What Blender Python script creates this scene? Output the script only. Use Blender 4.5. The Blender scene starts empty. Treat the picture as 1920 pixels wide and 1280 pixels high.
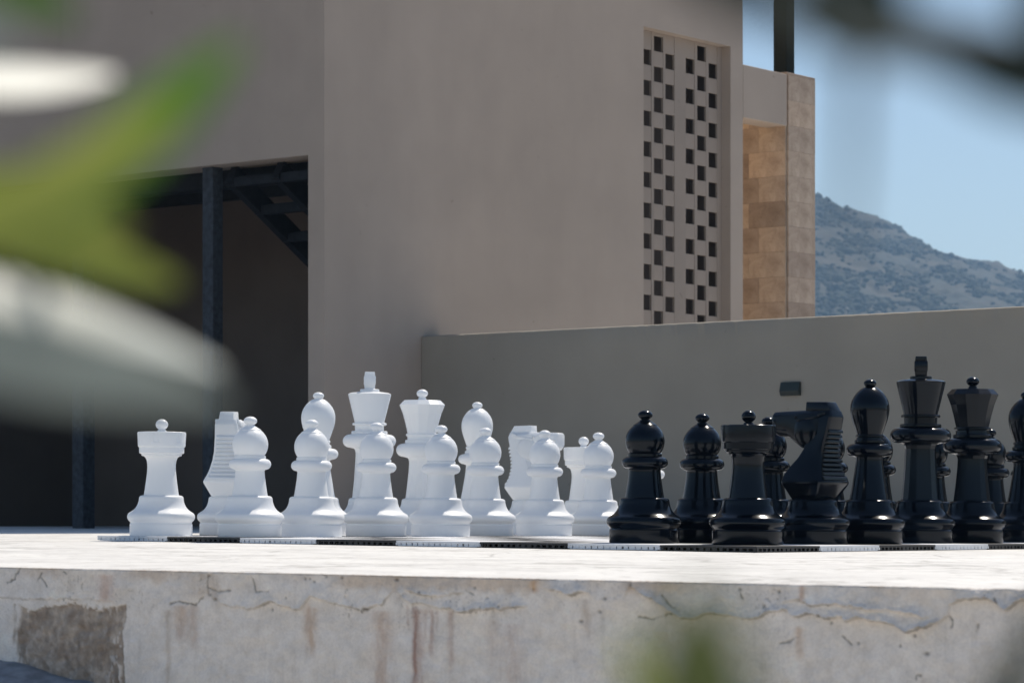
import bpy, bmesh, math, random
import numpy as np
from mathutils import Vector, Matrix

random.seed(7); rng = np.random.default_rng(7)
R = math.radians
SC = bpy.context.scene
COL = SC.collection

# ------------------------------------------------------------------ camera
CAM_Z = 0.1145
cam_d = bpy.data.cameras.new('camera'); cam = bpy.data.objects.new('camera', cam_d); COL.objects.link(cam)
cam.location = (0, 0, CAM_Z); cam.rotation_euler = (R(90), 0, 0)
cam_d.sensor_width = 36.0; cam_d.lens = 36.0 * 5300 / 1920
cam_d.shift_y = 315 / 1920
cam_d.clip_start = 0.02; cam_d.clip_end = 6000
cam_d.dof.use_dof = True; cam_d.dof.focus_distance = 8.4; cam_d.dof.aperture_fstop = 12.0
SC.camera = cam

# ------------------------------------------------------------------ sky, sun, exposure
SUN_AZ, SUN_EL = R(33.0), R(56.0)
w = bpy.data.worlds.new('World'); SC.world = w; w.use_nodes = True
nt = w.node_tree; nt.nodes.clear()
sky = nt.nodes.new('ShaderNodeTexSky'); sky.sky_type = 'NISHITA'; sky.sun_disc = False
sky.sun_elevation = SUN_EL; sky.sun_rotation = SUN_AZ
sky.air_density = 1.0; sky.dust_density = 0.5; sky.ozone_density = 1.6
bg = nt.nodes.new('ShaderNodeBackground'); bg.inputs['Strength'].default_value = 0.09
wo = nt.nodes.new('ShaderNodeOutputWorld')
nt.links.new(sky.outputs[0], bg.inputs[0]); nt.links.new(bg.outputs[0], wo.inputs[0])
sl = bpy.data.lights.new('sun', 'SUN'); sl.energy = 4.2; sl.angle = R(0.53); sl.color = (1.0, 0.91, 0.78)
sun = bpy.data.objects.new('sun', sl); COL.objects.link(sun)
sdir = Vector((math.sin(SUN_AZ) * math.cos(SUN_EL), math.cos(SUN_AZ) * math.cos(SUN_EL), math.sin(SUN_EL)))
sun.rotation_euler = sdir.to_track_quat('Z', 'Y').to_euler(); sun.location = (20, 30, 50)
vs = SC.view_settings
vs.view_transform = 'Standard'; vs.look = 'None'; vs.exposure = 0.2; vs.gamma = 1.0; vs.use_curve_mapping = False
SC.render.engine = 'CYCLES'
SC.cycles.use_denoising = True
SC.cycles.max_bounces = 16; SC.cycles.diffuse_bounces = 12; SC.cycles.volume_bounces = 1
SC.cycles.sample_clamp_indirect = 8

SLOPE = 0.0075                       # the terrace falls gently to the right
def fz(x): return -SLOPE * x
TILT = Matrix.Rotation(SLOPE, 3, 'Y')

# ------------------------------------------------------------------ helpers
def tag(o, label=None, cat=None, group=None, kind=None):
    if label: o['label'] = label
    if cat: o['category'] = cat
    if group: o['group'] = group
    if kind: o['kind'] = kind
    return o

def empty(name, loc=(0, 0, 0), rz=0.0, parent=None):
    o = bpy.data.objects.new(name, None); COL.objects.link(o)
    o.location = loc; o.rotation_euler = (0, 0, rz); o.empty_display_size = 0.1
    if parent: o.parent = parent
    return o

def mesh_obj(name, me, m=None, parent=None):
    o = bpy.data.objects.new(name, me); COL.objects.link(o)
    if m is not None and not me.materials: me.materials.append(m)
    if parent is not None: o.parent = parent
    return o

def from_bm(name, bm, m, parent=None, smooth=None, bevel=None):
    bmesh.ops.recalc_face_normals(bm, faces=bm.faces)
    me = bpy.data.meshes.new(name); bm.to_mesh(me); bm.free()
    if smooth is not None:
        me.shade_smooth(); me.set_sharp_from_angle(angle=R(smooth))
    return mesh_obj(name, me, m, parent)

def add_box(bm, x0, x1, y0, y1, z0, z1, bev=0.0):
    vs_ = [bm.verts.new(p) for p in ((x0,y0,z0),(x1,y0,z0),(x1,y1,z0),(x0,y1,z0),(x0,y0,z1),(x1,y0,z1),(x1,y1,z1),(x0,y1,z1))]
    fs = [bm.faces.new([vs_[i] for i in q]) for q in ((3,2,1,0),(4,5,6,7),(0,1,5,4),(1,2,6,5),(2,3,7,6),(3,0,4,7))]
    if bev > 0:
        es = list({e for f in fs for e in f.edges})
        bmesh.ops.bevel(bm, geom=es, offset=bev, segments=2, profile=0.5, affect='EDGES')

def box(name, dims, m, parent=None, bev=0.0):
    bm = bmesh.new(); add_box(bm, *dims, bev=bev)
    return from_bm(name, bm, m, parent)

def add_tube(bm, pts, rad, n=8):
    rings = []
    for i, p in enumerate(pts):
        p = Vector(p)
        a = Vector(pts[max(i-1, 0)]); b = Vector(pts[min(i+1, len(pts)-1)])
        d = (b - a).normalized()
        s = d.cross(Vector((0.13, 0.9, 0.31))).normalized(); q = d.cross(s)
        r = rad[i] if isinstance(rad, (list, tuple)) else rad
        rings.append([bm.verts.new(p + (s*math.cos(2*math.pi*k/n) + q*math.sin(2*math.pi*k/n))*r) for k in range(n)])
    for a, b in zip(rings, rings[1:]):
        for k in range(n): bm.faces.new((a[k], a[(k+1) % n], b[(k+1) % n], b[k]))
    bm.faces.new(rings[0][::-1]); bm.faces.new(rings[-1])

def add_bar(bm, a, b, wx, wz):
    """rectangular bar from a to b"""
    a, b = Vector(a), Vector(b); d = (b-a).normalized()
    up = Vector((0, 0, 1)) if abs(d.z) < 0.95 else Vector((1, 0, 0))
    s = d.cross(up).normalized()*wx/2; q = s.cross(d).normalized()*wz/2
    c = [(-1,-1),(1,-1),(1,1),(-1,1)]
    A = [bm.verts.new(a+s*i+q*j) for i, j in c]; B = [bm.verts.new(b+s*i+q*j) for i, j in c]
    for k in range(4): bm.faces.new((A[k], A[(k+1) % 4], B[(k+1) % 4], B[k]))
    bm.faces.new(A[::-1]); bm.faces.new(B)

def lathe_me(name, prof, segs=56, smooth=32, flat=False):
    bm = bmesh.new(); rings = []
    for r, z in prof:
        if r < 1e-5: rings.append([bm.verts.new((0, 0, z))])
        else: rings.append([bm.verts.new((r*math.cos(2*math.pi*(k+.5)/segs), r*math.sin(2*math.pi*(k+.5)/segs), z)) for k in range(segs)])
    for a, b in zip(rings, rings[1:]):
        for k in range(segs):
            k2 = (k+1) % segs
            if len(a) == 1 and len(b) == 1: continue
            if len(a) == 1: bm.faces.new((a[0], b[k], b[k2]))
            elif len(b) == 1: bm.faces.new((a[k], a[k2], b[0]))
            else: bm.faces.new((a[k], a[k2], b[k2], b[k]))
    bmesh.ops.recalc_face_normals(bm, faces=bm.faces)
    # keep normals outward
    me = bpy.data.meshes.new(name); bm.to_mesh(me); bm.free()
    if not flat:
        me.shade_smooth(); me.set_sharp_from_angle(angle=R(smooth))
    return me

def vnoise(shape, cells, seed):
    """smooth value noise sampled on a regular grid: cells = (cx, cy)"""
    g = np.random.default_rng(seed).random((cells[0]+2, cells[1]+2))
    xs = np.linspace(0, cells[0], shape[0]); ys = np.linspace(0, cells[1], shape[1])
    xi = np.minimum(xs.astype(int), cells[0]); yi = np.minimum(ys.astype(int), cells[1])
    xf = xs-xi; yf = ys-yi
    xf = (xf*xf*(3-2*xf))[:, None]; yf = (yf*yf*(3-2*yf))[None, :]
    a = g[np.ix_(xi, yi)]; b = g[np.ix_(xi+1, yi)]; c = g[np.ix_(xi, yi+1)]; d = g[np.ix_(xi+1, yi+1)]
    return (a*(1-xf)+b*xf)*(1-yf) + (c*(1-xf)+d*xf)*yf

def fbm(shape, cells, seed, oct=4, gain=0.5):
    out = np.zeros(shape); amp = 1; tot = 0
    for o in range(oct):
        out += amp*vnoise(shape, (max(1, cells[0]*2**o), max(1, cells[1]*2**o)), seed+o*17); tot += amp; amp *= gain
    return out/tot

def grid_me(name, P, cols=None):
    """mesh from a (n, m, 3) array of points"""
    n, m = P.shape[:2]
    idx = np.arange(n*m).reshape(n, m)
    q = np.stack([idx[:-1, :-1], idx[1:, :-1], idx[1:, 1:], idx[:-1, 1:]], -1).reshape(-1, 4)
    me = bpy.data.meshes.new(name)
    me.vertices.add(n*m); me.vertices.foreach_set('co', P.reshape(-1).astype(np.float32))
    me.loops.add(q.size); me.loops.foreach_set('vertex_index', q.reshape(-1).astype(np.int32))
    me.polygons.add(len(q)); me.polygons.foreach_set('loop_start', np.arange(0, q.size, 4, dtype=np.int32))
    me.update(calc_edges=True); me.validate(); me.shade_smooth()
    if cols is not None:
        at = me.color_attributes.new('tint', 'FLOAT_COLOR', 'POINT')
        at.data.foreach_set('color', cols.reshape(-1).astype(np.float32))
    return me

# ------------------------------------------------------------------ materials
def mat(name):
    m = bpy.data.materials.new(name); m.use_nodes = True
    t = m.node_tree; b = t.nodes['Principled BSDF']
    return m, t, b

def ramp(t, fac, stops):
    r = t.nodes.new('ShaderNodeValToRGB'); e = r.color_ramp.elements
    e[0].position, e[0].color = stops[0][0], (*stops[0][1], 1); e[1].position, e[1].color = stops[-1][0], (*stops[-1][1], 1)
    for p, c in stops[1:-1]:
        n = e.new(p); n.color = (*c, 1)
    t.links.new(fac, r.inputs[0]); return r.outputs[0]

def noise(t, scale, detail=6, rough=0.6, vec=None, dist=0.0):
    n = t.nodes.new('ShaderNodeTexNoise'); n.inputs['Scale'].default_value = scale
    n.inputs['Detail'].default_value = detail; n.inputs['Roughness'].default_value = rough; n.inputs['Distortion'].default_value = dist
    if vec is not None: t.links.new(vec, n.inputs['Vector'])
    return n.outputs[0]

def objco(t, scale=(1, 1, 1)):
    c = t.nodes.new('ShaderNodeTexCoord'); mp = t.nodes.new('ShaderNodeMapping')
    mp.inputs['Scale'].default_value = scale
    t.links.new(c.outputs['Object'], mp.inputs['Vector']); return mp.outputs[0]

def bump(t, b, h, strength, dist=0.01):
    n = t.nodes.new('ShaderNodeBump'); n.inputs['Strength'].default_value = strength; n.inputs['Distance'].default_value = dist
    t.links.new(h, n.inputs['Height']); t.links.new(n.outputs[0], b.inputs['Normal'])

def mixc(t, a, b, fac, mode='MIX'):
    n = t.nodes.new('ShaderNodeMix'); n.data_type = 'RGBA'; n.blend_type = mode
    for s, v in ((n.inputs[6], a), (n.inputs[7], b)):
        if hasattr(v, 'is_linked'): t.links.new(v, s)
        else: s.default_value = (*v, 1)
    if hasattr(fac, 'is_linked'): t.links.new(fac, n.inputs[0])
    else: n.inputs[0].default_value = fac
    return n.outputs[2]

def plaster(name, c0, c1, rough=0.9, bmp=0.15):
    m, t, b = mat(name); v = objco(t)
    big = noise(t, 0.9, 4, 0.55, v); fine = noise(t, 60, 5, 0.7, v)
    col = ramp(t, big, [(0.35, c0), (0.65, c1)])
    vs2 = objco(t, (6, 6, 0.6)); st = noise(t, 1.0, 4, 0.6, vs2)
    col = mixc(t, col, ramp(t, st, [(0.3, (0.93, 0.93, 0.93)), (0.7, (1, 1, 1))]), 0.5, 'MULTIPLY')
    mot = noise(t, 3.5, 7, 0.62, v, 0.3); spk = noise(t, 24, 3, 0.5, v)
    col = mixc(t, col, ramp(t, mot, [(0.33, (0.925, 0.92, 0.915)), (0.62, (1.03, 1.03, 1.03))]), 0.45, 'MULTIPLY')
    col = mixc(t, col, ramp(t, spk, [(0.245, (0.72, 0.70, 0.68)), (0.285, (1, 1, 1))]), 0.7, 'MULTIPLY')
    t.links.new(col, b.inputs['Base Color']); b.inputs['Roughness'].default_value = rough
    trw = noise(t, 7, 5, 0.6, objco(t, (1, 1, 2.2)))
    ad = t.nodes.new('ShaderNodeMath'); ad.operation = 'MULTIPLY_ADD'; ad.inputs[1].default_value = 3.0
    t.links.new(trw, ad.inputs[0]); t.links.new(fine, ad.inputs[2])
    bump(t, b, ad.outputs[0], bmp, 0.003)
    return m

M_PLASTER = plaster('building_plaster', (0.385, 0.316, 0.262), (0.43, 0.351, 0.290))
M_LOWWALL = plaster('garden_wall_plaster', (0.275, 0.25, 0.212), (0.32, 0.29, 0.243))
M_LATTICE = plaster('lattice_plaster', (0.285, 0.235, 0.197), (0.33, 0.27, 0.225))  # darker than the building plaster: shade of the recess put into the colour
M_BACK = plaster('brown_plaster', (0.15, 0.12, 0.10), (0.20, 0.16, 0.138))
M_DARKIN = plaster('dark_plaster', (0.03, 0.026, 0.024), (0.045, 0.04, 0.036))  # near-black base colour of the partition
M_OCHRE = plaster('ochre_bounce_plaster', (0.58, 0.43, 0.27), (0.66, 0.50, 0.33))  # colour invented for the unseen end wall to bounce warm light at the reveal
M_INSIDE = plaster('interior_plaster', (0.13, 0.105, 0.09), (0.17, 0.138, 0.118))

def mk_terrace():
    m, t, b = mat('terrace_stone'); v = objco(t)
    a = noise(t, 3.0, 7, 0.62, v, 0.4); f_ = noise(t, 22, 6, 0.65, v); g = noise(t, 140, 3, 0.6, v)
    col = ramp(t, a, [(0.34, (0.59, 0.58, 0.56)), (0.5, (0.69, 0.68, 0.655)), (0.66, (0.75, 0.74, 0.71))])
    vn = noise(t, 1.1, 5, 0.55, v, 0.8)
    col = mixc(t, col, ramp(t, vn, [(0.485, (1, 1, 1)), (0.497, (0.62, 0.61, 0.60)), (0.503, (0.62, 0.61, 0.60)), (0.515, (1, 1, 1))]), 0.8, 'MULTIPLY')
    col = mixc(t, col, ramp(t, f_, [(0.36, (0.70, 0.69, 0.68)), (0.47, (1, 1, 1))]), 0.8, 'MULTIPLY')
    t.links.new(col, b.inputs['Base Color']); b.inputs['Roughness'].default_value = 0.75
    ad = t.nodes.new('ShaderNodeMath'); ad.operation = 'ADD'; t.links.new(f_, ad.inputs[0]); t.links.new(g, ad.inputs[1])
    bump(t, b, ad.outputs[0], 0.5, 0.004)
    return m
M_TERRACE = mk_terrace()

def mk_retain():
    m, t, b = mat('weathered_render'); v = objco(t)
    at = t.nodes.new('ShaderNodeAttribute'); at.attribute_name = 'tint'
    fine = noise(t, 260, 5, 0.7, v); mid = noise(t, 45, 6, 0.65, v)
    col = mixc(t, at.outputs['Color'], ramp(t, fine, [(0.3, (0.80, 0.80, 0.80)), (0.6, (1.04, 1.04, 1.04))]), 0.75, 'MULTIPLY')
    col = mixc(t, col, ramp(t, mid, [(0.30, (0.86, 0.84, 0.82)), (0.55, (1.03, 1.03, 1.03))]), 0.7, 'MULTIPLY')
    t.links.new(col, b.inputs['Base Color']); b.inputs['Roughness'].default_value = 0.85
    ad = t.nodes.new('ShaderNodeMath'); ad.operation = 'ADD'; t.links.new(fine, ad.inputs[0]); t.links.new(mid, ad.inputs[1])
    bump(t, b, ad.outputs[0], 0.35, 0.003)
    return m
M_RETAIN = mk_retain()

def mk_stone():
    m, t, b = mat('travertine'); v = objco(t)
    oi = t.nodes.new('ShaderNodeObjectInfo')
    n1 = noise(t, 14, 8, 0.65, v, 0.6); n2 = noise(t, 70, 4, 0.7, v)
    col = ramp(t, n1, [(0.25, (0.32, 0.235, 0.175)), (0.5, (0.46, 0.355, 0.275)), (0.75, (0.57, 0.46, 0.37))])
    per = ramp(t, oi.outputs['Random'], [(0.0, (0.60, 0.56, 0.52)), (0.35, (0.85, 0.82, 0.80)), (0.7, (1.0, 0.98, 0.94)), (1.0, (1.12, 1.06, 0.98))])
    col = mixc(t, col, per, 1.0, 'MULTIPLY')
    col = mixc(t, col, ramp(t, n2, [(0.32, (0.72, 0.70, 0.66)), (0.45, (1, 1, 1))]), 0.6, 'MULTIPLY')
    t.links.new(col, b.inputs['Base Color']); b.inputs['Roughness'].default_value = 0.7
    bump(t, b, n2, 0.25, 0.002)
    return m
M_STONE = mk_stone()

def mk_white():
    m, t, b = mat('white_plastic'); v = objco(t)
    n = noise(t, 9, 4, 0.5, v)
    t.links.new(ramp(t, n, [(0.3, (0.885, 0.91, 0.935)), (0.7, (0.925, 0.94, 0.96))]), b.inputs['Base Color'])
    b.inputs['Roughness'].default_value = 0.38
    # thin hollow moulding: sunlight passes the far shell and glows through the near one
    tl = t.nodes.new('ShaderNodeBsdfTranslucent'); tl.inputs[0].default_value = (0.97, 0.97, 0.96, 1)
    mx = t.nodes.new('ShaderNodeMixShader'); mx.inputs[0].default_value = 0.22
    t.links.new(b.outputs[0], mx.inputs[1]); t.links.new(tl.outputs[0], mx.inputs[2]); t.links.new(mx.outputs[0], t.nodes['Material Output'].inputs[0])
    return m
M_WHITE = mk_white()

def mk_black():
    m, t, b = mat('black_plastic'); v = objco(t)
    n = noise(t, 30, 5, 0.6, v)
    b.inputs['Base Color'].default_value = (0.0012, 0.0028, 0.0062, 1)  # blue of the reflected sky put into base colour and specular tint
    rr = t.nodes.new('ShaderNodeMapRange'); rr.inputs[3].default_value = 0.12; rr.inputs[4].default_value = 0.20
    b.inputs['Specular IOR Level'].default_value = 0.27; b.inputs['Specular Tint'].default_value = (0.88, 0.94, 1.0, 1)
    t.links.new(n, rr.inputs[0]); t.links.new(rr.outputs[0], b.inputs['Roughness'])
    b.inputs['IOR'].default_value = 1.5
    return m
M_BLACK = mk_black()

def simple(name, c, rough=0.6, metal=0.0, var=0.15, sc=20, spec=0.5):
    m, t, b = mat(name); v = objco(t); n = noise(t, sc, 5, 0.6, v)
    lo = tuple(x*(1-var) for x in c); hi = tuple(x*(1+var) for x in c)
    t.links.new(ramp(t, n, [(0.3, lo), (0.7, hi)]), b.inputs['Base Color'])
    b.inputs['Roughness'].default_value = rough; b.inputs['Metallic'].default_value = metal; b.inputs['Specular IOR Level'].default_value = spec
    return m
M_TILE_W = simple('white_board_plastic', (0.72, 0.73, 0.75), 0.5, 0, 0.06)
M_TILE_B = simple('black_board_plastic', (0.012, 0.012, 0.014), 0.45)
M_STEEL = simple('primed_steel', (0.035, 0.042, 0.052), 0.6, 0.0, 0.5, 35, 0.25)
M_STEEL_D = simple('dark_stair_steel', (0.012, 0.014, 0.018), 0.7, 0.0, 0.4, 25, 0.2)
M_POST = simple('dark_painted_post', (0.010, 0.012, 0.009), 0.8, spec=0.12)
M_LAMP = simple('dark_green_lamp_housing', (0.012, 0.02, 0.018), 0.45)
M_TWIG = simple('bark', (0.05, 0.042, 0.03), 0.85, 0, 0.3, 60)
M_GROUND = simple('dry_ground', (0.20, 0.165, 0.12), 0.95, 0, 0.4, 1.5)
M_FOOT = simple('grey_mortar', (0.26, 0.27, 0.29), 0.9, 0, 0.35, 30)  # blue of the sky light put slightly into the grey

def mk_leaf(name, c, tr, rough, mixf):
    m, t, b = mat(name); v = objco(t)
    n = noise(t, 70, 4, 0.6, v)
    t.links.new(ramp(t, n, [(0.3, tuple(x*.8 for x in c)), (0.7, tuple(min(1, x*1.15) for x in c))]), b.inputs['Base Color'])
    b.inputs['Roughness'].default_value = rough
    tl = t.nodes.new('ShaderNodeBsdfTranslucent'); tl.inputs[0].default_value = (*tr, 1)
    mx = t.nodes.new('ShaderNodeMixShader'); mx.inputs[0].default_value = mixf
    out = t.nodes['Material Output']
    t.links.new(b.outputs[0], mx.inputs[1]); t.links.new(tl.outputs[0], mx.inputs[2]); t.links.new(mx.outputs[0], out.inputs[0])
    return m
M_LEAF = mk_leaf('green_leaf', (0.045, 0.09, 0.02), (0.10, 0.23, 0.015), 0.45, 0.5)
M_LEAF_Y = mk_leaf('young_leaf', (0.13, 0.16, 0.05), (0.38, 0.44, 0.08), 0.45, 0.5)
M_LEAF_P = mk_leaf('sun_glare_leaf', (0.44, 0.47, 0.44), (0.26, 0.32, 0.24), 0.52, 0.15)  # glare of the sun on the leaf put into a pale colour
M_LEAF_G = mk_leaf('dim_glare_leaf', (0.34, 0.37, 0.33), (0.32, 0.36, 0.30), 0.6, 0.35)  # duller half of the glaring leaf, its weaker light put into grey
M_LEAF_O = mk_leaf('olive_leaf', (0.055, 0.07, 0.03), (0.09, 0.12, 0.03), 0.6, 0.4)
M_LEAF_D = mk_leaf('dark_leaf', (0.02, 0.03, 0.018), (0.02, 0.035, 0.012), 0.6, 0.2)  # backlit darkness put into the leaf colour

# ------------------------------------------------------------------ setting: ground, terrace, hill
bm = bmesh.new()
q = [bm.verts.new(p) for p in ((-3000, -600, -0.5), (3000, -600, -0.5), (3000, 4000, -0.5), (-3000, 4000, -0.5))]
bm.faces.new(q)
tag(from_bm('ground', bm, M_GROUND), kind='structure', label='dry earth ground sheet reaching out to the hill')

P0 = np.array([-0.964, 5.32]); EV = np.array([0.863, -0.505]); OV = np.array([-0.505, -0.863])
# terrace: gently uneven sheet near the edge, plain farther off
def terrace_sheet():
    ts = np.concatenate([np.linspace(-7, -1.2, 10), np.linspace(-1, 3.2, 150), np.linspace(3.4, 9, 10)])
    ds = np.concatenate([np.linspace(0, 3.2, 130), np.linspace(3.3, 20, 30)])
    T, D = np.meshgrid(ts, ds, indexing='ij')
    X = P0[0]+EV[0]*T-OV[0]*D; Y = P0[1]+EV[1]*T-OV[1]*D
    sh = T.shape
    n = (fbm(sh, (40, 30), 3, 3)-.5)*0.0032 + (fbm(sh, (9, 8), 31, 2)-.5)*0.003
    fade = np.clip((3.0-D)/0.8, 0, 1)*np.clip(D/0.15, 0, 1)
    Z = -SLOPE*X + n*fade - 0.001
    return grid_me('terrace', np.stack([X, Y, Z], -1))
tag(mesh_obj('terrace', terrace_sheet(), M_TERRACE), kind='structure', label='bright sunlit stone terrace under the chess set')

bm = bmesh.new()  # unseen pale ground, added to bounce light up onto the wall
fc = [(-9, .62), (11, .62), (11, 9), (-9, 9)]
q = [bm.verts.new((P0[0]+EV[0]*a+OV[0]*b, P0[1]+EV[1]*a+OV[1]*b, -.494)) for a, b in fc]; bm.faces.new(q)
fo = [(-9, -.02), (11, -.02), (11, .61), (-9, .61)]
q = [bm.verts.new((P0[0]+EV[0]*a+OV[0]*b, P0[1]+EV[1]*a+OV[1]*b, -.494)) for a, b in fo]; bm.faces.new(q)
tag(from_bm('bounce_ground', bm, simple('pale_concrete', (0.58, 0.53, 0.46), 0.9, 0, 0.15, 3)), kind='structure', label='unseen pale ground added to bounce light onto the retaining wall')

# the hill behind
def hill():
    rx = [-900, -500, -220, -68, 45, 92, 107.7, 110.4, 113.2, 118.9, 123, 128.3, 133, 136.2, 139.6, 145.3, 151, 158.5, 164.2, 168.9, 171.7, 181.1, 196, 253, 420, 700, 1000]
    rz = [0, 30, 80, 120, 125, 116, 111.4, 110, 107.5, 107, 105.5, 104.3, 101.3, 98.7, 96.6, 93.4, 91.5, 89.2, 88.3, 88.3, 86.2, 84, 79, 62, 40, 18, 0]
    xs = np.concatenate([np.linspace(-900, -96, 40), np.linspace(-90, 60, 60), np.linspace(62, 210, 190), np.linspace(214, 340, 50), np.linspace(350, 1000, 50)])
    ys = np.concatenate([np.linspace(480, 700, 30), np.linspace(702, 1010, 200), np.linspace(1020, 1500, 25)])
    X, Y = np.meshgrid(xs, ys, indexing='ij')
    prof = np.where(Y < 1000, np.clip((Y-480)/520, 0, 1), np.clip((1500-Y)/500, 0, 1))
    prof = np.clip(prof, 0, 1)
    Z = np.interp(X, rx, rz)*prof
    a = (fbm(X.shape, (60, 60), 5, 3)-.5)
    Z = Z + a*4.0*np.clip(prof*3, 0, 1)*np.where(Y > 985, 0.25, 1.0)
    Z = np.where(prof <= 0, -1.2, Z)
    return xs, ys, Z, np.stack([X, Y, Z], -1)
hx, hy, hz, hp = hill()
def mk_hill():
    m, t, b = mat('dry_hillside'); v = objco(t)
    n1 = noise(t, 0.03, 9, 0.68, v, 0.5); n2 = noise(t, 0.5, 5, 0.7, v)
    col = ramp(t, n1, [(0.36, (0.016, 0.02, 0.012)), (0.47, (0.032, 0.031, 0.018)), (0.58, (0.055, 0.044, 0.025)), (0.75, (0.085, 0.065, 0.04))])
    col = mixc(t, col, ramp(t, n2, [(0.35, (0.5, 0.55, 0.45)), (0.6, (1, 1, 1))]), 0.8, 'MULTIPLY')
    t.links.new(col, b.inputs['Base Color']); b.inputs['Roughness'].default_value = 0.95
    return m
tag(mesh_obj('hill', grid_me('hill', hp), mk_hill()), kind='structure', label='scrub covered rocky hillside falling away to the right')

def hill_z(x, y):
    i = np.clip(np.searchsorted(hx, x)-1, 0, len(hx)-2); j = np.clip(np.searchsorted(hy, y)-1, 0, len(hy)-2)
    fx = (x-hx[i])/(hx[i+1]-hx[i]); fy = (y-hy[j])/(hy[j+1]-hy[j])
    return (hz[i, j]*(1-fx)+hz[i+1, j]*fx)*(1-fy)+(hz[i, j+1]*(1-fx)+hz[i+1, j+1]*fx)*fy
def scrub():
    ico = bmesh.new(); bmesh.ops.create_icosphere(ico, subdivisions=1, radius=1)
    iv = np.array([v.co[:] for v in ico.verts]); it = np.array([[v.index for v in f.verts] for f in ico.faces]); ico.free()
    n = 100000
    x = rng.uniform(-90, 330, n); y = rng.uniform(600, 1004, n)
    dens = fbm((420, 280), (34, 18), 91, 4)
    keep = dens[((x+90)/421*419).astype(int), ((y-600)/405*279).astype(int)] > rng.uniform(0.38, 0.60, n) + np.clip((y-880)/120, 0, 1)*.05
    x, y = x[keep], y[keep]; n = len(x)
    s = rng.uniform(0.35, 1.0, n)*np.where(rng.random(n) > .93, 2.0, 1.0); s = np.where(y > 992, s*0.45, s)
    jit = 1 + rng.uniform(-.35, .35, (n, len(iv), 1))
    V = iv[None]*jit*np.stack([s, s, s*rng.uniform(.5, .95, n)], -1)[:, None, :] + np.stack([x, y, hill_z(x, y)+s*0.25], -1)[:, None, :]
    F = (it[None]+(np.arange(n)*len(iv))[:, None, None]).reshape(-1, 3)
    me = bpy.data.meshes.new('scrub'); V = V.reshape(-1, 3)
    me.vertices.add(len(V)); me.vertices.foreach_set('co', V.reshape(-1).astype(np.float32))
    me.loops.add(F.size); me.loops.foreach_set('vertex_index', F.reshape(-1).astype(np.int32))
    me.polygons.add(len(F)); me.polygons.foreach_set('loop_start', np.arange(0, F.size, 3, dtype=np.int32))
    me.update(calc_edges=True)
    return me
tag(mesh_obj('scrub', scrub(), simple('scrub_green', (0.019, 0.025, 0.013), 0.95, 0, 0.5, 0.15)), label='low dark green scrub scattered over the far hillside', cat='scrub', kind='stuff')

# ------------------------------------------------------------------ retaining wall in the foreground
LIPS = {'A': [(0.884, 0.0221), (0.896, 0.0373), (0.917, 0.0472), (0.933, 0.0468), (0.953, 0.0498), (0.977, 0.0526), (0.997, 0.0555), (1.017, 0.061), (1.033, 0.0598), (1.057, 0.0524), (1.096, 0.054), (1.117, 0.0501), (1.15, 0.0485)],
 'A2': [(0.9, 0.0235), (0.929, 0.0297), (0.943, 0.0329), (0.977, 0.0335), (0.997, 0.03), (1.027, 0.0276)],
 'B': [(1.175, 0.0161), (1.194, 0.0191), (1.214, 0.022), (1.229, 0.0275), (1.248, 0.0229), (1.265, 0.0226), (1.27, 0.0324)],
 'C': [(1.33, 0.0309), (1.343, 0.0077), (1.362, 0.0205), (1.386, 0.0298), (1.401, 0.0392), (1.419, 0.0486), (1.438, 0.0579), (1.462, 0.0572), (1.493, 0.05), (1.52, 0.0509), (1.543, 0.056), (1.571, 0.0537), (1.596, 0.0458), (1.617, 0.0405), (1.627, 0.0435), (1.636, 0.0512), (1.646, 0.0541), (1.66, 0.0458), (1.683, 0.05), (1.69, 0.0546), (1.72, 0.0506), (1.729, 0.0559), (1.749, 0.0483), (1.771, 0.0548), (1.801, 0.0595), (1.833, 0.0703), (1.856, 0.0626), (1.881, 0.0573), (1.896, 0.043), (1.9, 0.0245), (1.914, 0.0179), (1.951, 0.0148), (1.97, 0.0151), (1.98, 0.0241), (1.99, 0.0338), (2.02, 0.014), (2.1, 0.03)],
 'D': [(0.486, 0.0428), (0.535, 0.0632), (0.589, 0.0636), (0.622, 0.0505), (0.643, 0.0606), (0.686, 0.0631), (0.707, 0.038), (0.772, 0.054), (0.814, 0.0635), (0.859, 0.0485), (0.884, 0.0221)],
 'E': [(-0.1, 0.05), (0.0, 0.0571), (0.051, 0.0588), (0.116, 0.0583), (0.145, 0.0576), (0.223, 0.0559), (0.285, 0.0636)],
 'F': [(1.61, 0.0311), (1.632, 0.0266), (1.648, 0.0271), (1.665, 0.033), (1.71, 0.0312), (1.767, 0.0369), (1.814, 0.0389), (1.853, 0.0457), (1.871, 0.0437)]}
LIP_A = {'A': .0150, 'A2': .008, 'B': .011, 'C': .0135, 'D': .0065, 'E': .003, 'F': .0075}
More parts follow.
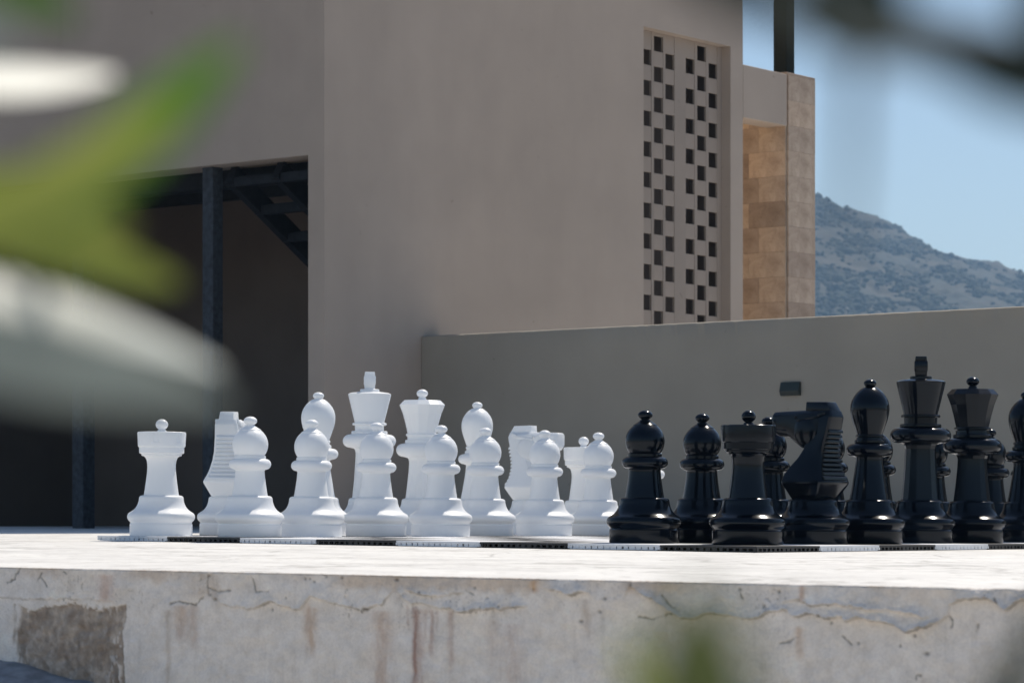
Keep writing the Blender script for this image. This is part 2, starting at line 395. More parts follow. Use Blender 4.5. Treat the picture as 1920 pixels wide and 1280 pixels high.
CRACKS = [[(0.485, 0.0069), (0.484, 0.0249), (0.486, 0.0428)], [(0.486, 0.0302), (0.508, 0.0369), (0.532, 0.0328)], [(0.583, 0.0122), (0.589, 0.0352), (0.617, 0.0346)], [(0.049, -0.0002), (0.041, 0.0131), (0.037, 0.0225), (0.02, 0.0304)], [(0.1, 0.0102), (0.09, 0.0253)], [(0.1, 0.0204), (0.107, 0.0268), (0.114, 0.036)], [(0.154, 0.0073), (0.161, 0.0109)], [(0.473, 0.0467), (0.457, 0.0614), (0.421, 0.0568), (0.401, 0.0609)], [(1.027, 0.0225), (1.043, 0.0307)], [(1.613, 0.0964), (1.629, 0.0927), (1.636, 0.0862), (1.646, 0.0851)], [(1.72, 0.0805), (1.734, 0.0927)], [(1.401, 0.0229), (1.419, 0.0404), (1.438, 0.0481)], [(1.356, 0.06), (1.38, 0.0626), (1.412, 0.0536), (1.426, 0.0517)], [(1.541, 0.0102), (1.546, 0.0246)], [(1.975, 0.0166), (1.98, 0.0241)], [(1.899, 0.046), (1.904, 0.0521), (1.901, 0.063)], [(1.945, 0.0556), (1.943, 0.0679)], [(1.844, 0.1437), (1.846, 0.1374), (1.853, 0.1387)]]
SPECKS = [(0.488, 0.0086), (0.502, 0.0496), (0.49, 0.0427), (0.656, 0.0444), (0.705, 0.0099), (0.714, 0.015), (0.695, 0.0101), (0.739, 0.0058), (0.624, 0.0663), (0.774, 0.0069), (0.824, 0.0606), (0.886, 0.0079), (0.937, 0.0287), (1.044, 0.0188), (1.157, 0.019), (1.295, 0.0318), (1.25, 0.0702), (1.345, 0.0077), (1.284, 0.0536), (1.547, 0.0246), (1.542, 0.011), (1.611, 0.0136), (1.7, 0.0606), (1.818, 0.0933), (1.842, 0.077), (1.862, 0.1043), (1.747, 0.0915), (1.902, 0.0506), (1.978, 0.0211)]
# vertical run-off stains: t, width, top depth, bottom depth, colour, strength
STAINS = [(0.924, .0045, .050, .30, (0.24, 0.13, 0.11), .95), (0.931, .012, .055, .30, (0.34, 0.24, 0.21), .55), (0.909, .003, .048, .09, (0.3, 0.2, 0.16), .5),
          (0.957, .006, .055, .145, (0.33, 0.23, 0.20), .65), (0.945, .004, .052, .12, (0.33, 0.24, 0.2), .4), (0.996, .006, .056, .17, (0.36, 0.27, 0.24), .6), (0.968, .004, .056, .10, (0.34, 0.24, 0.2), .45),
          (0.855, .020, .060, .24, (0.44, 0.34, 0.27), .6), (0.708, .012, .058, .15, (0.42, 0.31, 0.20), .7), (0.700, .006, .05, .12, (0.4, 0.3, 0.22), .4),
          (0.425, .016, .060, .135, (0.44, 0.33, 0.23), .6), (0.452, .010, .060, .145, (0.43, 0.32, 0.23), .5), (0.254, .020, .008, .066, (0.50, 0.36, 0.29), .65), (0.395, .006, .07, .22, (0.38, 0.35, 0.28), .5),
          (1.646, .007, .066, .125, (0.45, 0.34, 0.23), .65), (1.650, .005, .0, .03, (0.42, 0.28, 0.18), .7), (1.160, .008, .0, .028, (0.50, 0.34, 0.17), .75), (1.117, .022, .075, .20, (0.42, 0.34, 0.30), .4),
          (1.08, .012, .07, .16, (0.42, 0.36, 0.32), .35), (1.26, .008, .03, .10, (0.38, 0.36, 0.33), .5), (0.50, .01, .0, .06, (0.42, 0.40, 0.35), .4), (1.41, .02, .0, .20, (0.40, 0.40, 0.30), .35), (0.47, .03, .0, .055, (0.42, 0.39, 0.33), .55)]

def seg_dist(T, D, pts):
    best = np.full(T.shape, 9.0)
    for (a0, b0), (a1, b1) in zip(pts, pts[1:]):
        dx, dy = a1-a0, b1-b0; L = dx*dx+dy*dy+1e-12
        s = np.clip(((T-a0)*dx+(D-b0)*dy)/L, 0, 1)
        best = np.minimum(best, np.hypot(T-a0-s*dx, D-b0-s*dy))
    return best

def retaining():
    tf = np.arange(-0.16, 2.22, 0.0018)
    ts = np.concatenate([np.linspace(-7, -0.2, 30), tf, np.linspace(2.26, 9, 30)])
    df = np.arange(0.0, 0.25, 0.0018)
    ds = np.concatenate([df, np.linspace(0.26, 0.6, 10)])
    T, D = np.meshgrid(ts, ds, indexing='ij'); sh = T.shape
    nw = lambda cx, cy, s, o=4: fbm(sh, (cx, cy), s, o)-.5
    wob = nw(150, 14, 11, 3)*0.007; wob2 = nw(500, 55, 13, 2)*0.004
    out = nw(60, 8, 21, 4)*0.009 + nw(420, 46, 22, 3)*0.0012
    # base colour of the old white-grey render
    a = fbm(sh, (26, 5), 41, 4)[..., None]; b_ = fbm(sh, (90, 10), 43, 4)[..., None]
    c = np.array([0.88, 0.795, 0.70])*(1-a)+np.array([0.84, 0.80, 0.765])*a
    c = c*(0.86+0.26*b_)
    band = np.zeros(sh)
    for k, pts in LIPS.items():
        pt = np.array(pts); L = np.interp(T, pt[:, 0], pt[:, 1])+wob*1.1+wob2*1.3
        e = 0.02; inside = np.clip((T-pt[0, 0])/e, 0, 1)*np.clip((pt[-1, 0]-T)/e, 0, 1)*np.clip(fbm(sh, (46, 2), 53+len(k)*7+ord(k[0]), 3)*3.2-.45, 0.4, 1)
        dl = L-D
        h = np.where(dl > 0, np.exp(-np.maximum(dl, 0)/0.013), np.clip(1+dl/0.0022, 0, 1)**2)
        out += LIP_A[k]*inside*h*(0.6+0.8*fbm(sh, (70, 6), 51, 2))
        band = np.maximum(band, inside*np.clip(np.exp(-np.abs(dl-0.004)/0.006), 0, 1)*LIP_A[k]/.0075)
        dk = inside*np.exp(-((dl+0.0012)/0.0016)**2)*min(1, LIP_A[k]/.005)*np.clip(fbm(sh, (120, 6), 57, 2)*2.2-.4, 0, 1)
        c = c*(1-0.62*dk[..., None])
    # warm dirt under the coping
    warm = np.clip((0.024-D+wob*2)/0.014, 0, 1)*np.clip(fbm(sh, (22, 2), 61, 3)*2.4-.75, 0, 1)
    warm = np.maximum(warm, np.clip((T-.73)/.06, 0, 1)*np.clip((1.165-T)/.01, 0, 1)*np.clip((0.030-D+wob*2.5)/0.012, 0, 1)*.9)
    c = c*(1-.6*warm[..., None])+np.array([0.62, 0.47, 0.34])*(.6*warm[..., None])
    dirt = np.clip((0.006-D+wob*.5)/0.006, 0, 1)*np.clip(fbm(sh, (160, 4), 63, 3)*2-.5, 0, 1)
    c = c*(1-.35*dirt[..., None])
    # cracks, chips, specks
    cr = np.zeros(sh)
    for p in CRACKS: cr = np.maximum(cr, np.exp(-(seg_dist(T+wob2*.8, D+wob2, p)/0.0014)**2)*np.clip(fbm(sh, (200, 20), 71, 2)*2.2-.1, 0.25, 1))
    for (a0, d0) in SPECKS:
        r = random.uniform(0.0016, 0.0032); cr = np.maximum(cr, np.exp(-(np.hypot((T-a0)*random.uniform(.6, 1.2), D-d0)/r)**2))
    n3 = fbm(sh, (700, 75), 77, 2); zone = np.clip(fbm(sh, (40, 5), 79, 2)*3-1.5, 0, 1)*np.clip(1.4-np.abs(D-0.045)/0.05, 0, 1)
    pit = np.clip((n3-0.70)*8, 0, 1)*zone
    cr = np.maximum(cr, pit*.7)
    out -= 0.0028*cr; c = c*(1-0.72*cr[..., None])
    # stains
    for (t0, wd, d0, d1, col, st) in STAINS:
        wv = np.interp(D, [d0, d1], [0, 1]); cen = t0+(fbm(sh, (3, 18), int(t0*1000), 3)-.5)*0.006
        k = np.exp(-((T-cen)/wd)**2)*np.clip((D-d0)/0.006, 0, 1)*np.clip((d1-D)/(0.25*(d1-d0)), 0, 1)
        k = k*np.clip(0.1+fbm(sh, (420, 12), int(t0*999)+5, 3)*1.5, 0, 1)*st*.85
        c = c*(1-k[..., None])+np.array(col)*np.array([1.18, .98, .84])*k[..., None]
    streak = fbm(sh, (420, 3), 83, 3); c = c*(1-np.clip(streak-.6, 0, .3)[..., None]*.3)
    # the patch where the render has fallen off, bare concrete showing
    top = np.interp(T, [0.0, .015, .049, .068, .097, .145, .183, .211, .239, .262, .301], [.078, .0756, .0673, .0818, .0736, .0688, .0642, .0709, .0739, .0697, .0651])+wob2*3.2+wob*.4
    right = np.interp(D, [.065, .0926, .1129, .1384, .208, .3], [.301, .299, .292, .2955, .297, .30])+wob2*1.0
    left = -0.02+0.06*(fbm(sh, (250, 6), 87, 3))*1.6
    inp = np.clip((D-top)/0.0022, 0, 1)*np.clip((right-T)/0.0022, 0, 1)*np.clip((T-left)/0.02, 0, 1)
    flake = np.clip((fbm(sh, (330, 16), 88, 3)-.60)*14, 0, 1)*np.clip((T-.24)/.04, 0, 1)*np.clip((.3-T)/.02, 0, 1)
    inp = inp*(1-flake*.8)
    out -= 0.0042*inp*(1-0.3*nw(300, 34, 89, 3)); out += inp*nw(110, 14, 93, 4)*0.012
    pc = np.array([0.38, 0.31, 0.25])*(1-a)+np.array([0.44, 0.385, 0.33])*a
    lump = np.clip(fbm(sh, (110, 12), 95, 4)*3-1.35, 0, 1)[..., None]
    pc = pc*(0.5+1.0*fbm(sh, (260, 26), 97, 4)[..., None])*(0.75+.5*fbm(sh, (330, 4), 98, 3)[..., None]); pc = pc*(1-.55*lump)+np.array([0.24, 0.165, 0.11])*.55*lump
    c = c*(1-inp[..., None])+pc*inp[..., None]
    # rounded, slightly ragged arris at the top
    rag = fbm(sh, (500, 1), 101, 3)*0.0022
    out -= np.clip((0.003-D)/0.003, 0, 1)**2*(0.0035)
    X = P0[0]+EV[0]*T+OV[0]*out; Y = P0[1]+EV[1]*T+OV[1]*out
    Z = -SLOPE*(P0[0]+EV[0]*T) - D - rag*np.clip((0.004-D)/0.004, 0, 1) + 0.0005
    P = np.stack([X, Y, Z], -1)
    # lap back under the terrace sheet
    back = P[:, :1].copy(); back[..., 0] -= OV[0]*0.02; back[..., 1] -= OV[1]*0.02; back[..., 2] -= 0.0015
    P = np.concatenate([back, P], 1); c = np.concatenate([c[:, :1], c], 1)
    cols = np.concatenate([np.clip(c, 0.01, 0.9), np.ones(c.shape[:2]+(1,))], -1)
    return grid_me('retaining_wall', P, cols)
tag(mesh_obj('retaining_wall', retaining(), M_RETAIN), 'cracked and stained white rendered retaining wall along the terrace edge in front', 'wall')

def footing():
    ts = np.linspace(-3, 0.42, 240); ws = np.linspace(-0.03, 0.5, 60)
    T, W = np.meshgrid(ts, ws, indexing='ij')
    h = np.interp(T, [-3, -.3, 0, .097, .168, .217, .30, .42], [.14, .15, .1758, .1915, .2048, .2108, .25, .52])
    n = (fbm(T.shape, (50, 10), 5, 4)-.5)
    D = h + np.maximum(W, 0)*0.16 + np.maximum(W-.3, 0)*2.2 + n*0.016
    X = P0[0]+EV[0]*T+OV[0]*W; Y = P0[1]+EV[1]*T+OV[1]*W
    return grid_me('mortar_heap', np.stack([X, Y, -SLOPE*X-D], -1))
tag(mesh_obj('mortar_heap', footing(), M_FOOT), 'grey mortar spill coloured by blue sky light at the foot of the stained wall, lower left', 'mortar')

# ------------------------------------------------------------------ building
ANG = math.atan2(.785, .62)
C0 = (-0.91, 13.7, 0.0)
def loc2w(x, y, z=0.0):
    c, s = math.cos(ANG), math.sin(ANG)
    return (C0[0]+c*x-s*y, C0[1]+s*x+c*y, z)
bld = empty('building', C0, ANG)
tag(bld, 'plain grey rendered flat-roofed building with a dark open bay and a lattice opening', 'building')
HT = 4.8  # top out of view, raised to lengthen the shadow by the left face
def extrude_poly(name, pts, axis, a0, a1, m, parent, bev=0.0):
    bm = bmesh.new()
    mk = (lambda p, a: (p[0], a, p[1])) if axis == 'y' else (lambda p, a: (a, p[0], p[1]))
    A = [bm.verts.new(mk(p, a0)) for p in pts]; B = [bm.verts.new(mk(p, a1)) for p in pts]
    bm.faces.new(A); bm.faces.new(B[::-1])
    n = len(pts)
    for k in range(n): bm.faces.new((A[k], A[(k+1) % n], B[(k+1) % n], B[k]))
    if bev: 
        bmesh.ops.recalc_face_normals(bm, faces=bm.faces)
        bmesh.ops.bevel(bm, geom=list(bm.edges), offset=bev, segments=2, profile=.5, affect='EDGES')
    return from_bm(name, bm, m, parent)
extrude_poly('wall', [(0, -.1), (2.654, -.1), (2.654, 2.81), (3.522, 2.81), (3.522, -.1), (3.651, -.1), (3.651, HT), (0, HT)], 'y', 0, .105, M_PLASTER, bld)
box('lintel_wall', (0, .2, .105, 1.857, 1.84, HT), M_PLASTER, bld)
box('lintel_wall', (.03, .2, 1.8575, 4.2, 1.84, HT), M_PLASTER, bld, 0.003)
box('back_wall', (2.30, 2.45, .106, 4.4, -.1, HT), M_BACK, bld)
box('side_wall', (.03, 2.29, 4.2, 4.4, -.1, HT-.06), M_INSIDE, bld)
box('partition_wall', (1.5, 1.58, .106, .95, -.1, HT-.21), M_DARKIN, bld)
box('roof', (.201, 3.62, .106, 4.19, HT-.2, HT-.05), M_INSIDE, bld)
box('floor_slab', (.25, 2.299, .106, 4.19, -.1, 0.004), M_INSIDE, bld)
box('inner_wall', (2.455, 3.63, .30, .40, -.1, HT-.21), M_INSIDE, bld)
box('end_wall', (3.57, 3.63, .106, 3.9, -.1, HT-.205), M_OCHRE, bld)
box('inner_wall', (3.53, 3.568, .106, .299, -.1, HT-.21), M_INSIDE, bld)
for (x, y, wd) in ((.05, .80, .075), (.05, 1.745, .085)):
    c = box('steel_column', (x, x+wd, y, y+wd, 0.0, 1.85), M_STEEL, bld, 0.005)
    bp = box('base_plate', (x-.02, x+wd+.03, y-.03, y+wd+.03, 0.0005, 0.010), M_STEEL_D, c)
box('steel_beam', (.24, .32, .106, 4.1, 1.76, 1.86), M_STEEL_D, bld, .003)
for x in (.55, .95):
    box('roof_joist', (x, x+.05, .106, 4.1, 1.80, 1.86), M_STEEL_D, bld, .002)

st = empty('steel_staircase', loc2w(0, 0, 0), ANG)
tag(st, 'dark steel stair frame seen from below inside the open bay', 'stairs')
for y in (.72, .40):
    bm = bmesh.new(); add_bar(bm, (.10, y, 1.80), (2.2, y, .50), .045, .10); from_bm('stringer', bm, M_STEEL_D, st)
for k in range(8):
    x = .12+.20*k; z = 1.76-.124*k
    bm = bmesh.new(); add_bar(bm, (x, .12, z), (x, .74, z), .05, .045); add_bar(bm, (x+.10, .12, z+.03), (x+.10, .74, z+.03), .16, .006)
    from_bm('tread_frame', bm, M_STEEL_D, st)

# lattice of checkered blocks in the recess
strips = [(2.640, 2.724), (2.814, 2.838), (2.928, 2.950), (3.040, 3.152), (3.242, 3.268), (3.358, 3.384), (3.474, 3.535)]
bm = bmesh.new()
for a, b in strips: add_box(bm, a, b, .060, .074, 0.0, 2.815)
lat = from_bm('lattice_screen', bm, M_LATTICE, bld)
holes = [(2.724, 2.814, 0), (2.838, 2.928, 1), (2.950, 3.040, 0), (3.152, 3.242, 0), (3.268, 3.358, 1), (3.384, 3.474, 0)]
PITCH, HOLE = .1725, .0865
blk = {}
for (a, b, off) in holes:
    top0 = 2.704 if off == 0 else 2.7905
    z_hi = 2.815
    k = 0
    while z_hi > 0.02:
        h1 = top0-k*PITCH; h0 = h1-HOLE
        z_lo = max(h1, 0.0)
        if z_hi-z_lo > 0.01:
            key = round(z_hi-z_lo, 3)
            if key not in blk:
                bb = bmesh.new(); add_box(bb, -.045, .045, .0, .0125, -(z_hi-z_lo), 0, bev=.0012)
                bmesh.ops.recalc_face_normals(bb, faces=bb.faces); me = bpy.data.meshes.new('block'); bb.to_mesh(me); bb.free(); me.materials.append(M_LATTICE); blk[key] = me
            o = mesh_obj('block', blk[key], None, lat); o.location = ((a+b)/2, .0613+random.uniform(-.0008, .0012), z_hi)
        z_hi = h0; k += 1

# stone portal at the end of the building
por = empty('stone_portal', loc2w(3.655, 0.03, 0), ANG)
tag(por, 'low portal with travertine clad pillar and plastered lintel beside the lattice', 'portal')
X0 = 3.655
box('lintel', (4.14-.485-X0, 4.128-X0, -.03, .12, 2.411, 2.722), M_PLASTER, por, .004)
box('pillar_core', (4.142-X0, 4.444-X0, -.018, .46, -.1, 2.72), M_LOWWALL, por)
box('pillar_cap', (4.136-X0, 4.452-X0, -.024, .47, 2.7205, 2.737), M_STONE, por, .003)
tme = {}
def stone_tile(dims, rot, loc):
    key = tuple(round(d, 3) for d in dims)
    if key not in tme:
        bb = bmesh.new(); add_box(bb, 0, dims[0], -dims[1], 0, 0, dims[2], bev=.0005)
        bmesh.ops.recalc_face_normals(bb, faces=bb.faces); me = bpy.data.meshes.new('tile'); bb.to_mesh(me); bb.free(); me.materials.append(M_STONE); tme[key] = me
    o = mesh_obj('tile', tme[key], None, por); o.location = loc; o.rotation_euler = (0, 0, rot)
CO = .1511
for k in range(18):
    z = k*CO
    stone_tile((.3, .012, CO-.0008), 0, (4.142-X0, -.0185+random.uniform(-.001, .001), z+.0004))
    # the inner reveal, facing back toward the lattice
    sp = (.19, .262) if k % 2 else (.262, .19)
    y = -.016
    for wd in sp:
        stone_tile((wd-.0008, .012, CO-.0008), -math.pi/2, (4.1415-X0+random.uniform(-.001, .001), y+wd-.0004, z+.0004)); y += wd
po = empty('metal_post', loc2w(5.18, .70, -0.3), ANG)
tag(po, 'dark upright metal post rising behind the stone clad pillar', 'post')
box('shaft', (-.05, .05, -.05, .05, 0, 5.2), M_POST, po, .006)
box('foot_plate', (-.10, .10, -.10, .10, -.2, -0.001), M_POST, po, .004)

# low garden wall
gw = empty('garden_wall', loc2w(.729, 0, 0), ANG)
tag(gw, 'long low grey rendered garden wall running out from the building to the right', 'wall')
def low_wall():
    ys = np.linspace(-6.5, -.004, 500)
    prof = [(0, -.1), (0, .3), (0, .6), (0, .9), (0, .9835), (.0006, .9850), (.006, .9878), (.013, .9905), (.075, .991), (.145, .9905), (.15, .986), (.15, -.1)]
    P = np.zeros((len(ys), len(prof), 3)); rg = fbm((len(ys), len(prof)), (160, 3), 3, 3)-.5; wv = fbm((len(ys), len(prof)), (9, 2), 4, 2)-.5
    for j, (x, z) in enumerate(prof):
        P[:, j, 0] = x; P[:, j, 1] = ys; P[:, j, 2] = z
    P[:, 4:7, 2] += rg[:, 4:7]*0.004; P[:, 4:7, 0] += np.abs(rg[:, 4:7])*0.004; P[:, 1:5, 0] += wv[:, 1:5]*0.003
    me = grid_me('wall_body', P); me.set_sharp_from_angle(angle=R(50)); return me
mesh_obj('wall_body', low_wall(), M_LOWWALL, gw)
# bulkhead lamp fixed on it
wl = empty('wall_lamp', loc2w(.729-.001, -2.21, .665), ANG)
tag(wl, 'small dark box shaped wall lamp fixed on the low garden wall', 'lamp')
extrude_poly('housing', [(-.001, -.031), (-.001, .031), (-.012, .031), (-.024, -.010), (-.014, -.031)], 'y', -.052, .052, M_LAMP, wl, .002)
box('back_plate', (-.003, .0005, -.049, .049, -.029, .029), M_POST, wl, .001)

# ------------------------------------------------------------------ chess board of interlocking tiles
U = Vector((.62, .785)).normalized(); N = Vector((U.y, -U.x))
BC = Vector((-1.405, 9.57)); TP = .333; TH = .0165
def on_terrace(o, x, y, z, rz=0.0):
    o.location = (x, y, fz(x)+z)
    o.rotation_euler = (TILT @ Matrix.Rotation(rz, 3, 'Z')).to_euler()
board = empty('chess_board'); on_terrace(board, BC.x, BC.y, 0, math.atan2(N.y, N.x))
tag(board, 'black and white giant chess board of interlocking ribbed plastic tiles', 'chess board')
def tile_me(m, seed, wmin, wvar):
    rr = random.Random(seed); bm = bmesh.new(); s = TP/2-.0006
    add_box(bm, -s, s, -s, s, .0100, TH, bev=.0012)
    n = 15
    for k in range(n):
        c = -s+.008+(2*s-.016)*k/(n-1)
        wd = wmin+rr.random()*wvar
        for sg in (-1, 1):
            a, b = sorted((sg*(s-.0008), sg*(s-.006)))
            add_box(bm, c-wd/2, c+wd/2, a, b, .0022, .0101)
            add_box(bm, a, b, c-wd/2, c+wd/2, .0022, .0101)
    for sg in (-1, 1):
        a, b = sorted((sg*(s-.0004), sg*(s-.012)))
        add_box(bm, -s+.01, s-.01, a, b, .0003, .0023); add_box(bm, a, b, -s+.01, s-.01, .0003, .0022)
    for k in range(3): add_box(bm, -s*.8, s*.8, -s*.6+s*.6*k-.003, -s*.6+s*.6*k+.003, .0003, .0099)
    bmesh.ops.recalc_face_normals(bm, faces=bm.faces); me = bpy.data.meshes.new('tile'); bm.to_mesh(me); bm.free(); me.materials.append(m); return me
TW = [tile_me(M_TILE_W, s, .015, .007) for s in (1, 2)]; TB = [tile_me(M_TILE_B, s, .006, .012) for s in (3, 4)]
for i in range(8):          # along N, from the white side to the black side
    for j in range(8):      # along U, away from the camera
        o = mesh_obj('tile', random.choice(TW if (i+j) % 2 == 0 else TB), None, board)
        o.location = (TP*(i+.5), TP*(j+.5), random.uniform(-.0002, .0004)); o.rotation_euler = (0, 0, random.choice((0, math.pi)))

# ------------------------------------------------------------------ chess pieces
BASE = [(0, 0), (.1035, 0), (.1055, .002), (.106, .004), (.106, .0395), (.1045, .0415), (.1035, .0435), (.1042, .0460), (.1072, .0490), (.1110, .0530), (.1135, .0575), (.1146, .0625), (.1146, .0665), (.1135, .0712), (.1112, .0752), (.1075, .0785), (.1030, .0813), (.0980, .0843), (.0930, .0880), (.0882, .0928), (.0840, .0985), (.0805, .1050), (.0780, .1118), (.0764, .1180), (.0755, .1240), (.0750, .1285), (.0735, .1325), (.0700, .1355), (.0640, .1372), (.0590, .1376)]
def collar(r, z0, z1, rin0, rin1, n=12):
    """a torus-like collar between two stem radii"""
    out = []; cz = (z0+z1)/2; hz = (z1-z0)/2; rr = hz*1.05; cr = r-rr
    for k in range(n+1):
        a = -math.pi*.5+math.pi*k/n
        out.append((cr+rr*math.cos(a), cz+hz*math.sin(a)))
    return [(rin0, z0-.004)]+out+[(rin1, z1+.002)]
def ballknob(z_neck, r_neck, zc, r, hz, n=12):
    out = [(r_neck*1.35, z_neck), (r_neck, z_neck+.004), (r_neck, zc-hz*.95)]
    for k in range(n+1):
        a = -math.pi*.36+(math.pi*.86)*k/n
        out.append((max(r*math.cos(a), 0), zc+hz*math.sin(a)))
    out[-1] = (0, zc+hz)
    return out
def ring(r, z0, z1, rin): return [(rin, z0), (r-.002, z0), (r, z0+.0025), (r, z1-.0025), (r-.002, z1), (rin, z1)]
PARTS = {}
PARTS['pawn'] = [
    ('base', BASE, 56, 32),
    ('stem', [(.0590, .1376), (.0588, .140), (.0570, .150), (.0535, .172), (.0503, .195), (.0485, .213), (.0482, .220), (.0490, .2235)], 56, 40),
    ('collar', collar(.0700, .2240, .2600, .048, .051), 56, 40),
    ('head', [(.0520, .2605), (.0520, .2680), (.0500, .2700), (.0490, .2712)] + [(.0595*math.cos(a), .3065+.0595*math.sin(a)) for a in [R(-36+i*8) for i in range(0, 12)]] + [(.0365, .3555), (.0290, .3605), (.0225, .3645), (.0195, .3665)], 56, 40),
    ('knob', ballknob(.3650, .0155, .3855, .0225, .0150), 32, 60)]
PARTS['rook'] = [
    ('base', BASE, 56, 32),
    ('stem', [(.0590, .1376), (.0588, .140), (.0560, .158), (.0520, .188), (.0492, .212), (.0480, .230), (.0485, .244), (.0505, .256), (.0545, .265), (.0600, .2695), (.0640, .2705)], 56, 30),
    ('battlement', [(.0640, .2705), (.0670, .2712), (.0680, .2725), (.0682, .2775), (.0740, .2790), (.0758, .2812), (.0762, .3000), (.0780, .3008), (.0798, .3030), (.0802, .3060), (.0807, .3158), (.08072, .3164), (.0822, .3470), (.0818, .3505), (.0795, .3520), (.0700, .3525), (.0180, .3535)], 56, 25),
    ('knob', ballknob(.3530, .0140, .3775, .0212, .0185), 32, 60)]
PARTS['bishop'] = [
    ('base', BASE, 56, 32),
    ('stem', [(.0625, .1370), (.0615, .141), (.0580, .158), (.0525, .190), (.0470, .222), (.0435, .248), (.0422, .262), (.0430, .270)], 56, 40),
    ('collar', collar(.0728, .2730, .3110, .042, .046), 56, 40),
    ('neck', [(.046, .311)]+ring(.0475, .3125, .3240, .042)+[(.0415, .3300)]+ring(.0440, .3310, .3400, .0405), 56, 30),
    ('head', [(.0400, .3400), (.0412, .3450), (.0450, .3560), (.0500, .3700), (.0560, .3880), (.0597, .4040), (.0612, .4180), (.0605, .4320), (.0570, .4460), (.0505, .4590), (.0415, .4710), (.0315, .4805), (.0235, .4860), (.0190, .4880)], 56, 45),
    ('knob', ballknob(.4860, .0145, .5000, .0200, .0135), 32, 60)]
PARTS['king'] = [
    ('base', BASE, 56, 32),
    ('stem', [(.0625, .1370), (.0610, .141), (.0585, .165), (.0550, .205), (.0520, .250), (.0500, .290), (.0500, .303), (.0530, .314), (.0600, .3215)], 14, 10),
    ('collar', collar(.0980, .3220, .3700, .056, .066), 56, 40),
    ('neck', ring(.0665, .3715, .3825, .053)+[(.053, .3830), (.0535, .4030)]+ring(.0630, .4040, .4125, .0555), 56, 30),
    ('crown', [(.0550, .4125), (.0552, .4180), (.0790, .5155), (.0790, .5185), (.0700, .5230), (.0360, .5275), (.0355, .5285), (.0355, .5345), (.0335, .5365), (.0, .5370)], 56, 20)]
PARTS['queen'] = [
    ('base', BASE, 56, 32),
    ('stem', [(.0625, .1370), (.0610, .141), (.0580, .165), (.0540, .200), (.0505, .235), (.0485, .265), (.0485, .278), (.0520, .288), (.0600, .2940)], 14, 10),
    ('collar', collar(.0970, .2945, .3440, .056, .064), 56, 40),
    ('neck', ring(.0635, .3455, .3580, .0555)+[(.0550, .3600), (.0550, .3710)]+ring(.0610, .3725, .3815, .0560), 56, 30),
    ('crown', [(.0555, .3815), (.0560, .3850), (.0640, .4200), (.0740, .4560), (.0875, .4900), (.0700, .5075), (.0150, .5095)], 12, 5),
    ('knob', ballknob(.5090, .0140, .5335, .0215, .0158), 32, 60)]

